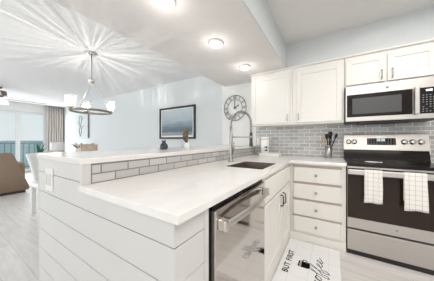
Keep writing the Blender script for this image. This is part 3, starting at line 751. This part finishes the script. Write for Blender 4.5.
word = [(0.55, 0.85), (0.35, 1.0), (0.08, 0.75), (0.02, 0.3), (0.25, 0.0), (0.6, 0.15), (0.85, 0.5), (1.05, 0.95), (0.85, 0.9), (0.75, 0.4), (0.95, 0.0), (1.25, 0.2), (1.3, 0.7), (1.12, 0.95), (1.35, 0.8), (1.65, 0.9),
        (2.05, 1.7), (2.1, 2.3), (1.9, 2.2), (1.75, 1.2), (1.6, -0.6), (1.7, -1.2), (1.95, -0.8), (1.9, 0.0), (2.2, 0.4), (2.65, 1.4), (2.8, 2.3), (2.6, 2.3), (2.42, 1.2), (2.28, -0.6), (2.4, -1.2), (2.65, -0.7), (2.6, 0.0), (2.9, 0.3),
        (3.3, 0.6), (3.4, 0.95), (3.15, 0.95), (3.02, 0.4), (3.25, 0.0), (3.65, 0.25), (4.05, 0.6), (4.1, 0.95), (3.85, 0.95), (3.72, 0.4), (3.95, 0.0), (4.4, 0.35), (4.7, 0.7)]
k = 0.075
pts = [(-0.078 - v * k * 0.62, 1.510 + (u + 0.15 * v) * k, 0.0104) for u, v in cat(word)]
bm = new_bm(); add_tube(bm, pts, 0.0034, 6, flat=0.0006); obj('coffee_lettering', bm, 'ink', t)

# ------------------------------------------------------------------ outlet on the shiplap end
t = thing('outlet_plate', 'white outlet plate on the shiplap end of the peninsula', 'outlet', (-1.58, P0 - 0.004, 0.875))
obj('plate', box(-1.645, -1.515, P0 - 0.006, P0 - 0.0002, 0.822, 0.966, 0.002), 'white_plastic', t)
for x in (-1.607, -1.555):
    obj('device', box(x - 0.017, x + 0.017, P0 - 0.009, P0 - 0.006, 0.858, 0.930, 0.0015), 'white_ceramic', t)

# ------------------------------------------------------------------ items on the bar
vx, vy = -1.50, 1.200
t = obj('dark_vase', (lambda b: (add_lathe(b, [(0.030, ZB), (0.038, ZB + .010), (0.039, ZB + .030), (0.033, ZB + .052), (0.020, ZB + .064), (0.017, ZB + .078), (0.023, ZB + .092), (0.018, ZB + .092), (0.013, ZB + .080)], (vx, vy, 0)), b)[1])(new_bm()), 'navy', at=(vx, vy, ZB))
tag(t, 'small blue-black bottle vase on the bar top', 'vase')
gx, gy = -1.50, 1.526
t = thing('grass_vase', 'small white vase on the bar top holding dried grass', 'vase', (gx, gy, ZB))
bm = new_bm(); add_lathe(bm, [(0.026, ZB), (0.030, ZB + .01), (0.029, ZB + .05), (0.022, ZB + .066), (0.017, ZB + .066), (0.02, ZB + .05)], (gx, gy, 0)); obj('body', bm, 'white_ceramic', t)
t = thing('dried_grass', 'tan dried grass bunch standing in the small white vase', 'dried grass', (gx, gy, ZB + 0.04))
rnd = random.Random(9); st = new_bm(); hd = new_bm()
for i in range(70):
    a = rnd.random() * 2 * PI; sp = 0.036 * math.sqrt(rnd.random()); h = 0.10 + 0.14 * rnd.random()
    lean = -0.012
    p0 = Vector((gx + 0.006 * math.cos(a), gy + 0.006 * math.sin(a), ZB + 0.03)); p2 = Vector((gx + sp * math.cos(a) + lean, gy + sp * math.sin(a) + lean, ZB + h)); p1 = p0.lerp(p2, .5) + Vector((0, 0, 0.01))
    add_tube(st, [p0, p1, p2], 0.0012, 5); d = p2 - p1
    add_tube(hd, [p1.lerp(p2, .1), p1.lerp(p2, .7), p2 + d * .3], 0.003, 6, r_list=[0.0022, 0.0050, 0.001])
obj('stems', st, 'grass', t); obj('seed_heads', hd, 'grass', t)
bx, by = -1.50, 1.485
t = obj('glass_bottle', (lambda b: (add_lathe(b, [(0.014, ZB + .0005), (0.018, ZB + .005), (0.018, ZB + .045), (0.008, ZB + .060), (0.008, ZB + .078), (0.010, ZB + .080)], (bx - 0.022, by - 0.012, 0)), b)[1])(new_bm()), 'bottle_glass', at=(bx - 0.022, by - 0.012, ZB))
tag(t, 'little clear glass bottle standing left of the grass vase', 'bottle')

# ------------------------------------------------------------------ walls: clock, picture, art
kx, kz, kr = -1.500, 1.712, 0.222
YK = YW - 0.004
t = thing('wall_clock', 'round black openwork clock with roman numerals on the white wall', 'clock', (kx, YK, kz))
def ringpts(r, y, n=56): return [(kx + r * math.cos(2 * PI * i / n), y, kz + r * math.sin(2 * PI * i / n)) for i in range(n)]
bm = new_bm(); add_tube(bm, ringpts(kr, YK - .012), 0.0046, 8, close=True); obj('outer_ring', bm, 'iron', t)
bm = new_bm(); add_tube(bm, ringpts(kr * 0.66, YK - .012), 0.0032, 8, close=True); obj('inner_ring', bm, 'iron', t)
ROM = ['XII', 'I', 'II', 'III', 'IIII', 'V', 'VI', 'VII', 'VIII', 'IX', 'X', 'XI']
for h, s in enumerate(ROM):
    bm = new_bm(); ang = PI / 2 - h * PI / 6; rm = kr * 0.83; hh = kr * 0.125
    wid = {'I': 0.016, 'V': 0.032, 'X': 0.032}; tot = sum(wid[c] for c in s); x = -tot / 2
    mt = Matrix.Translation((kx + rm * math.cos(ang), YK - .012, kz + rm * math.sin(ang))) @ Matrix.Rotation(-(ang - PI / 2), 4, 'Y')
    for c in s:
        w = wid[c]; xm = x + w / 2
        segs = {'I': [((0, -1), (0, 1))], 'V': [((-.7, 1), (0, -1)), ((.7, 1), (0, -1))], 'X': [((-.7, 1), (.7, -1)), ((.7, 1), (-.7, -1))]}[c]
        for (a, b_), (c2, d) in segs:
            add_tube(bm, [(xm + a * w / 2, 0, b_ * hh), (xm + c2 * w / 2, 0, d * hh)], 0.0023 if c != 'I' else 0.0028, 6)
        x += w
    bmesh.ops.transform(bm, matrix=mt, verts=bm.verts); obj('numeral', bm, 'iron', t)
bm = new_bm(); add_tube(bm, [(kx, YK - .018, kz), (kx + .002, YK - .018, kz + .135)], 0.0045, 6); obj('minute_hand', bm, 'iron', t)
bm = new_bm(); add_tube(bm, [(kx, YK - .016, kz), (kx + .083, YK - .016, kz + .048)], 0.006, 6); obj('hour_hand', bm, 'iron', t)
bm = new_bm(); add_lathe(bm, [(0.016, 0), (0.016, 0.018), (0.010, 0.022)], mtx=rot('X', 90), loc=(kx, YK, kz)); obj('hub', bm, 'iron', t)

YD = YW + 0.012
px0, px1, pz0, pz1 = -3.515, -2.425, 1.172, 1.872
t = thing('framed_print', 'black framed misty seascape print on the blue dining wall', 'picture', ((px0 + px1) / 2, YD, pz0))
fw = 0.038; bm = new_bm()
for a in ((px0, px1, pz0, pz0 + fw), (px0, px1, pz1 - fw, pz1), (px0, px0 + fw, pz0 + fw, pz1 - fw), (px1 - fw, px1, pz0 + fw, pz1 - fw)): add_box(bm, a[0], a[1], YD - 0.032, YD - 0.001, a[2], a[3], 0.002)
obj('frame', bm, 'black', t)
obj('mount', box(px0 + fw, px1 - fw, YD - 0.012, YD - 0.002, pz0 + fw, pz1 - fw), 'white_plastic', t)
bm = box(px0 + fw + .035, px1 - fw - .035, YD - 0.014, YD - 0.012, pz0 + fw + .035, pz1 - fw - .02); pr_ = obj('print', bm, 'print', t)

ax0, ax1, az0, az1 = -8.25, -7.13, 1.215, 2.03
t = thing('branch_art', 'pale canvas with grey branch drawing on the far dining wall', 'wall art', ((ax0 + ax1) / 2, YD, az0))
obj('canvas', box(ax0, ax1 - 0.03, YD - 0.035, YD - 0.001, az0, az1, 0.003), 'canvas', t)
obj('edge_frame', box(ax1 - 0.03, ax1, YD - 0.04, YD - 0.001, az0, az1, 0.003), 'greywood', t)
bm = new_bm(); cxm = (ax0 + ax1) / 2 - 0.02
for s in (1, -1):
    add_tube(bm, [(cxm + s * 0.10 * math.sin(i * 0.75), YD - 0.037, az0 + 0.06 + 0.09 * i) for i in range(9)], 0.012, 6, flat=0.004)
for (a, b_, c, d) in ((.08, .3, .26, .44), (-.08, .42, -.27, .6), (.06, .55, .24, .72), (-.04, .2, -.22, .3)):
    add_tube(bm, [(cxm + a, YD - 0.037, az0 + b_), (cxm + (a + c) / 2, YD - 0.037, az0 + (b_ + d) / 2 + .03), (cxm + c, YD - 0.037, az0 + d)], 0.008, 6, flat=0.004)
obj('branch_drawing', bm, 'greywood', t)

# curtain in the corner
def curtain():
    b = bmesh.new(); V = []; n = 90
    for k in range(9):
        z = 0.02 + (2.40 - 0.02) * k / 8; row = []
        for i in range(n + 1):
            f = i / n; y = 2.23 + f * 0.445
            row.append(b.verts.new((XWIN + 0.085 + 0.036 * math.sin(f * 2 * PI * 6.5 + 0.5 * math.sin(k * 0.7)) + 0.008 * math.sin(f * 23 + k), y + 0.006 * math.sin(k * 0.9 + f * 9), z)))
        V.append(row)
    for a, c in zip(V[:-1], V[1:]):
        for i in range(n): b.faces.new((a[i], a[i + 1], c[i + 1], c[i]))
    bmesh.ops.recalc_face_normals(b, faces=b.faces); bmesh.ops.solidify(b, geom=b.faces[:], thickness=0.004)
    for f in b.faces: f.smooth = True
    return b
t = thing('curtain', 'full length taupe curtain gathered beside the balcony glass', 'curtain', (XWIN + 0.085, 2.45, 0.02))
obj('cloth', curtain(), 'curtain', t)
bm = new_bm(); add_tube(bm, [(XWIN + .085, 2.20, 2.412), (XWIN + .085, 2.69, 2.412)], 0.014, 8); obj('rod', bm, 'nickel', t)

# ------------------------------------------------------------------ living / dining furniture
t = thing('sofa', 'tan upholstered sofa seen from behind in the living room', 'sofa', (-6.3, 0.1, 0))
obj('base', box(-6.72, -5.87, -1.05, 1.08, 0.0, 0.10, 0.004), 'sofa_shade_base', t)  # dark box paints the shade at the sofa's foot
obj('frame', box(-6.75, -6.00, -1.08, 1.10, 0.10, 0.46, 0.03, 3), 'sofa', t)
def slope_back():
    b = bmesh.new(); bmesh.ops.create_cube(b, size=1)
    for v in b.verts:
        z = v.co.z > 0; v.co = Vector(((-6.08 if v.co.x < 0 else -5.83) + (0.05 if z else 0) * 0, (-1.08 if v.co.y < 0 else (0.90 if z else 1.15)), 0.875 if z else 0.055))
    bmesh.ops.bevel(b, geom=b.edges[:], offset=0.028, segments=3, affect='EDGES')
    for f in b.faces: f.smooth = True
    return b
obj('backrest', slope_back(), 'sofa', t)
for y0, y1 in ((0.90, 1.12), (-1.10, -0.87)): obj('arm', box(-6.72, -6.10, y0, y1, 0.30, 0.64, 0.05, 3), 'sofa', t)
for y0, y1 in ((-0.86, 0.03), (0.04, 0.92)):
    obj('seat_cushion', box(-6.75, -6.08, y0, y1, 0.44, 0.58, 0.04, 3), 'sofa', t)

# dining table + chair
t = thing('dining_table', 'round white pedestal dining table under the chandelier', 'table', (-3.15, 1.30, 0))
bm = new_bm(); add_lathe(bm, [(0.50, 0.725), (0.515, 0.735), (0.515, 0.75), (0.505, 0.755)], (-3.15, 1.30, 0), n=48); obj('tabletop', bm, 'chair_white', t)
bm = new_bm(); add_lathe(bm, [(0.30, 0), (0.29, 0.02), (0.09, 0.06), (0.055, 0.15), (0.055, 0.60), (0.12, 0.725)], (-3.15, 1.30, 0), n=36); obj('pedestal', bm, 'chair_white', t)
# chair at table's far-left side: white, curved wing-like back, square legs
chx, chy = -3.93, 0.985
t = thing('dining_chair', 'white dining chair with curved back beyond the peninsula end', 'chair', (chx, chy, 0))
obj('seat', box(chx - 0.20, chx + 0.24, chy - 0.20, chy + 0.26, 0.43, 0.50, 0.025, 3), 'chair_white', t)
b = bmesh.new(); V = []
for k in range(9):
    z = 0.47 + 0.475 * k / 8; row = []
    w = 0.19 + 0.075 * (k / 8) ** 1.6
    for i in range(15):
        f = i / 14 * 2 - 1
        row.append(b.verts.new((chx - 0.20 - 0.055 * (k / 8) + 0.07 * f * f, chy + 0.03 + f * w, z - 0.018 * f * f * (k / 8))))
    V.append(row)
for a, c in zip(V[:-1], V[1:]):
    for i in range(14): b.faces.new((a[i], a[i + 1], c[i + 1], c[i]))
bmesh.ops.recalc_face_normals(b, faces=b.faces); bmesh.ops.solidify(b, geom=b.faces[:], thickness=0.035)
for f in b.faces: f.smooth = True
obj('backrest', b, 'chair_white', t)
for sx, sy in ((-0.16, -0.155), (-0.16, 0.215), (0.20, -0.155), (0.20, 0.215)):
    obj('leg', box(chx + sx - 0.024, chx + sx + 0.024, chy + sy - 0.024, chy + sy + 0.024, 0, 0.44, 0.004), 'chair_white', t)
bm = new_bm(); add_lathe(bm, [(0.016, 0), (0.016, 0.006), (0.008, 0.012)], mtx=rot('X', 90), loc=(chx - 0.19, chy - 0.19, 0.80)); 
bm.free()
# centrepiece on the dining table
t = thing('planter_box', 'pale wooden planter box on the dining table', 'planter', (-3.13, 1.15, 0.755))
bm = new_bm()
ZP = 1.085
for a in ((-3.22, -3.04, 1.06, 1.075), (-3.22, -3.04, 1.245, 1.26), (-3.22, -3.205, 1.075, 1.245), (-3.055, -3.04, 1.075, 1.245)): add_box(bm, *a, 0.7555, ZP, 0.002)
add_box(bm, -3.205, -3.055, 1.075, 1.245, 0.7555, 0.98); obj('box', bm, 'box_wood', t)
def plant(name, label, base, n, spread, h0, h1, m, wide=0.012, group=None):
    rnd = random.Random(n * 7); t = thing(name, label, 'plant', base, group)
    bm = new_bm()
    for i in range(n):
        a = 2 * PI * i / n + rnd.random() * .5; s = spread * (0.35 + 0.65 * rnd.random()); h = h0 + (h1 - h0) * rnd.random()
        p = [Vector(base) + Vector((s * f ** 1.5 * math.cos(a), s * f ** 1.5 * math.sin(a), h * (f - 0.15 * f * f) / 0.85)) for f in (0, .25, .5, .75, 1)]
        add_tube(bm, p, wide, 8, r_list=[wide * .5, wide, wide * .9, wide * .55, wide * .08], flat=0.0025)
    obj('leaves', bm, m, t); return t
plant('agave_plant', 'dark spiky plant leaning out of the wooden planter box', (-3.16, 1.10, 0.981), 16, 0.17, 0.08, 0.135, 'leaf', 0.014)
# end table + plant beside sofa
t = thing('end_table', 'small white end table beyond the sofa end carrying a leafy plant', 'side table', (-6.45, 1.42, 0))
bm = new_bm(); add_lathe(bm, [(0.19, 0.56), (0.20, 0.565), (0.20, 0.585), (0.19, 0.59)], (-6.45, 1.42, 0)); obj('tabletop', bm, 'chair_white', t)
bm = new_bm(); add_lathe(bm, [(0.14, 0), (0.14, 0.02), (0.025, 0.035), (0.025, 0.56)], (-6.45, 1.42, 0)); obj('pedestal', bm, 'chair_white', t)
t = thing('plant_pot', 'white pot on the end table beside the sofa', 'pot', (-6.45, 1.42, 0.59))
bm = new_bm(); add_lathe(bm, [(0.06, 0.59), (0.085, 0.72), (0.085, 0.74), (0.078, 0.74), (0.07, 0.70)], (-6.45, 1.42, 0)); obj('bowl', bm, 'white_ceramic', t)
plant('leafy_plant', 'green upright leafy plant in the white pot beside the sofa', (-6.45, 1.42, 0.701), 11, 0.17, 0.22, 0.385, 'leaf_teal', 0.030)
# lamp by curtain
t = thing('lamp_table', 'small white table near the curtain carrying the white lamp', 'side table', (-7.5, 2.03, 0))
obj('tabletop', box(-7.72, -7.28, 1.81, 2.25, 0.52, 0.55, 0.005), 'chair_white', t)
for sx in (-.19, .19):
    for sy in (-.19, .19): obj('leg', box(-7.5 + sx - .018, -7.5 + sx + .018, 2.03 + sy - .018, 2.03 + sy + .018, 0, 0.52), 'chair_white', t)
t = thing('table_lamp', 'white table lamp with a drum shade near the curtain', 'lamp', (-7.5, 2.03, 0.55))
bm = new_bm(); add_lathe(bm, [(0.07, 0.55), (0.07, 0.565), (0.03, 0.60), (0.045, 0.70), (0.015, 0.80), (0.012, 0.90)], (-7.5, 2.03, 0)); obj('base', bm, 'white_ceramic', t)
bm = new_bm(); add_lathe(bm, [(0.17, 0.83), (0.155, 1.075), (0.150, 1.075), (0.165, 0.83)], (-7.5, 2.03, 0), caps=False); obj('lamp_shade', bm, 'chair_white', t)

# ------------------------------------------------------------------ ceiling fixtures
def puck(y, label):
    x = -1.012
    t = thing('ceiling_light', label, 'ceiling light', (x, y, ZL), 'round flush lights on the low ceiling')
    bm = new_bm(); add_lathe(bm, [(0.072, ZL), (0.072, ZL - 0.012), (0.066, ZL - 0.018), (0.060, ZL - 0.018)], (x, y, 0)); obj('trim_ring', bm, 'white_plastic', t)
    bm = new_bm(); add_lathe(bm, [(0.060, ZL - 0.017), (0.056, ZL - 0.026), (0.035, ZL - 0.034), (0.002, ZL - 0.037)], (x, y, 0)); obj('diffuser', bm, 'puck', t)
    l = point('ceiling_light_lamp', (x, y, ZL - 0.11), 1.1, (1.0, 0.95, 0.89), 0.05); l.parent = t; l.location = (0, 0, -0.11)
puck(0.817, 'round lit flush ceiling light nearest the camera, cut by the frame top')
puck(1.430, 'round lit flush ceiling light in the middle of the low ceiling row')
puck(2.090, 'round lit flush ceiling light nearest the upper cabinets and clock')

# chandelier
hx, hy = -3.10, 1.208
t = thing('chandelier', 'ring chandelier with clear glass shades over the dining table', 'chandelier', (hx, hy, ZV))
bm = new_bm(); add_lathe(bm, [(0.062, ZV - 0.0005), (0.062, ZV - 0.012), (0.05, ZV - 0.022), (0.016, ZV - 0.028)], (hx, hy, 0)); obj('canopy', bm, 'chrome', t)
bm = new_bm(); add_tube(bm, [(hx, hy, ZV - 0.02), (hx, hy, 2.0)], 0.007, 8); obj('stem', bm, 'nickel', t)
bm = new_bm(); add_lathe(bm, [(0.012, 2.06), (0.04, 2.045), (0.044, 2.02), (0.03, 1.995), (0.014, 1.96)], (hx, hy, 0)); obj('hub', bm, 'chrome', t)
RZ = 1.568; RR = 0.240
rp = lambda r, z: [(hx + r * math.cos(2 * PI * i / 64), hy + r * math.sin(2 * PI * i / 64), z) for i in range(64)]
bm = new_bm(); add_tube(bm, rp(RR, RZ), 0.011, 8, close=True, flat=0.016); obj('ring', bm, 'greywood', t)
for k in range(3):
    a = math.radians(200 + 120 * k)
    bm = new_bm(); add_tube(bm, [(hx + 0.03 * math.cos(a), hy + 0.03 * math.sin(a), 2.01), (hx + 0.05 * math.cos(a), hy + 0.05 * math.sin(a), 1.95), (hx + RR * math.cos(a), hy + RR * math.sin(a), RZ + 0.01)], 0.0028, 6); obj('arm_rod', bm, 'nickel', t)
cr, ce = Vector((0.363, 0.932)), Vector((-0.932, 0.363))     # sideways and away as seen over the bar
for lat, dep in ((-0.23, -0.09), (0.24, 0.05), (-0.07, 0.24)):
    v = cr * lat + ce * dep; v = v.normalized() * RR; sx, sy = hx + v.x, hy + v.y
    bm = new_bm(); add_lathe(bm, [(0.030, RZ + .012), (0.034, RZ + .022), (0.024, RZ + .045), (0.012, RZ + .06)], (sx, sy, 0), n=20); so = obj('socket', bm, 'nickel', t)
    bm = new_bm(); add_lathe(bm, [(0.046, RZ + .024), (0.063, RZ + .19), (0.061, RZ + .19), (0.044, RZ + .026)], (sx, sy, 0), n=28, caps=False); obj('glass_shade', bm, 'clear', so)
    bm = new_bm(); add_lathe(bm, [(0.012, RZ + .06), (0.026, RZ + .085), (0.032, RZ + .11), (0.024, RZ + .135), (0.004, RZ + .145)], (sx, sy, 0), n=20); obj('bulb', bm, 'bulb', so)
# the lamp's own light: ribbed glass throws radial streaks onto the ceiling
lp = point('chandelier_lamp', (0, 0, 0), 22, (1.0, 0.97, 0.93), 0.004)
lp.parent = t; lp.location = (0, 0, RZ + 0.06 - ZV)
ld = lp.data; ld.use_nodes = True; nt = ld.node_tree; em = nt.nodes['Emission']
tc = nt.nodes.new('ShaderNodeTexCoord'); sp = nt.nodes.new('ShaderNodeSeparateXYZ'); nt.links.new(tc.outputs['Normal'], sp.inputs[0])
at2 = nt.nodes.new('ShaderNodeMath'); at2.operation = 'ARCTAN2'; nt.links.new(sp.outputs[1], at2.inputs[0]); nt.links.new(sp.outputs[0], at2.inputs[1])
cb = nt.nodes.new('ShaderNodeCombineXYZ'); ml = nt.nodes.new('ShaderNodeMath'); ml.operation = 'MULTIPLY'; ml.inputs[1].default_value = 9.0
nt.links.new(at2.outputs[0], ml.inputs[0]); nt.links.new(ml.outputs[0], cb.inputs[0]); nt.links.new(sp.outputs[2], cb.inputs[1])
nz = nt.nodes.new('ShaderNodeTexNoise'); nz.inputs['Scale'].default_value = 1.6; nz.inputs['Detail'].default_value = 4; nt.links.new(cb.outputs[0], nz.inputs['Vector'])
rm = nt.nodes.new('ShaderNodeValToRGB'); rm.color_ramp.elements[0].position = 0.43; rm.color_ramp.elements[1].position = 0.63
rm.color_ramp.elements[0].color = (0.20, 0.20, 0.20, 1); rm.color_ramp.elements[1].color = (1, 1, 1, 1)
nt.links.new(nz.outputs['Fac'], rm.inputs[0])
up = nt.nodes.new('ShaderNodeMapRange'); up.interpolation_type = 'SMOOTHSTEP'; up.inputs['From Min'].default_value = 0.08; up.inputs['From Max'].default_value = 0.40
up.inputs['To Min'].default_value = 0.0; nt.links.new(sp.outputs[2], up.inputs['Value'])
mu = nt.nodes.new('ShaderNodeMath'); mu.operation = 'MULTIPLY'; nt.links.new(rm.outputs[0], mu.inputs[0]); nt.links.new(up.outputs[0], mu.inputs[1])
mz = nt.nodes.new('ShaderNodeMath'); mz.operation = 'MAXIMUM'; mz.inputs[1].default_value = 0.22; nt.links.new(sp.outputs[2], mz.inputs[0])
pz = nt.nodes.new('ShaderNodeMath'); pz.operation = 'POWER'; pz.inputs[1].default_value = -1.0; nt.links.new(mz.outputs[0], pz.inputs[0])
m2 = nt.nodes.new('ShaderNodeMath'); m2.operation = 'MULTIPLY'; nt.links.new(mu.outputs[0], m2.inputs[0]); nt.links.new(pz.outputs[0], m2.inputs[1])
nt.links.new(m2.outputs[0], em.inputs['Strength'])

# ceiling fan with light kit (only its near side is in view)
qx, qy = -7.0, 0.85
t = thing('ceiling_fan', 'brown ceiling fan with lit glass lamps at the left picture edge', 'ceiling fan', (qx, qy, ZV))
bm = new_bm(); add_lathe(bm, [(0.07, ZV - .0005), (0.06, ZV - .04), (0.015, ZV - .05), (0.015, ZV - .12), (0.13, ZV - .10), (0.14, ZV - .19), (0.08, ZV - .22), (0.06, ZV - .285), (0.13, ZV - .29)], (qx, qy, 0)); obj('motor', bm, 'brown_fan', t)
for k in range(3):
    a = 110 + 120 * k; bm = new_bm(); add_box(bm, 0.12, 0.66, -0.065, 0.065, ZV - .215, ZV - .207, 0.003, 2, Matrix.Translation((qx, qy, 0)) @ rot('Z', a)); obj('blade', bm, 'rail_pale', t)
for k in range(4):
    a = math.radians(20 + 90 * k); lx, ly = qx + 0.11 * math.cos(a), qy + 0.11 * math.sin(a)
    bm = new_bm(); add_lathe(bm, [(0.03, ZV - .27), (0.05, ZV - .30), (0.068, ZV - .40), (0.06, ZV - .405), (0.02, ZV - .37)], (lx, ly, 0)); obj('lamp_glass', bm, 'fan_lamp', t)
# linear air vent
t = thing('ceiling_vent', 'long white slotted air vent on the living room ceiling', 'vent', (-8.85, 1.58, ZV))
obj('frame', box(-8.95, -8.75, 1.0, 2.15, ZV - 0.008, ZV - 0.0005, 0.002), 'white_plastic', t)
for x in (-8.90, -8.85, -8.80): obj('slot', box(x - 0.012, x + 0.012, 1.04, 2.11, ZV - 0.0095, ZV - 0.008), 'dark_grey', t)
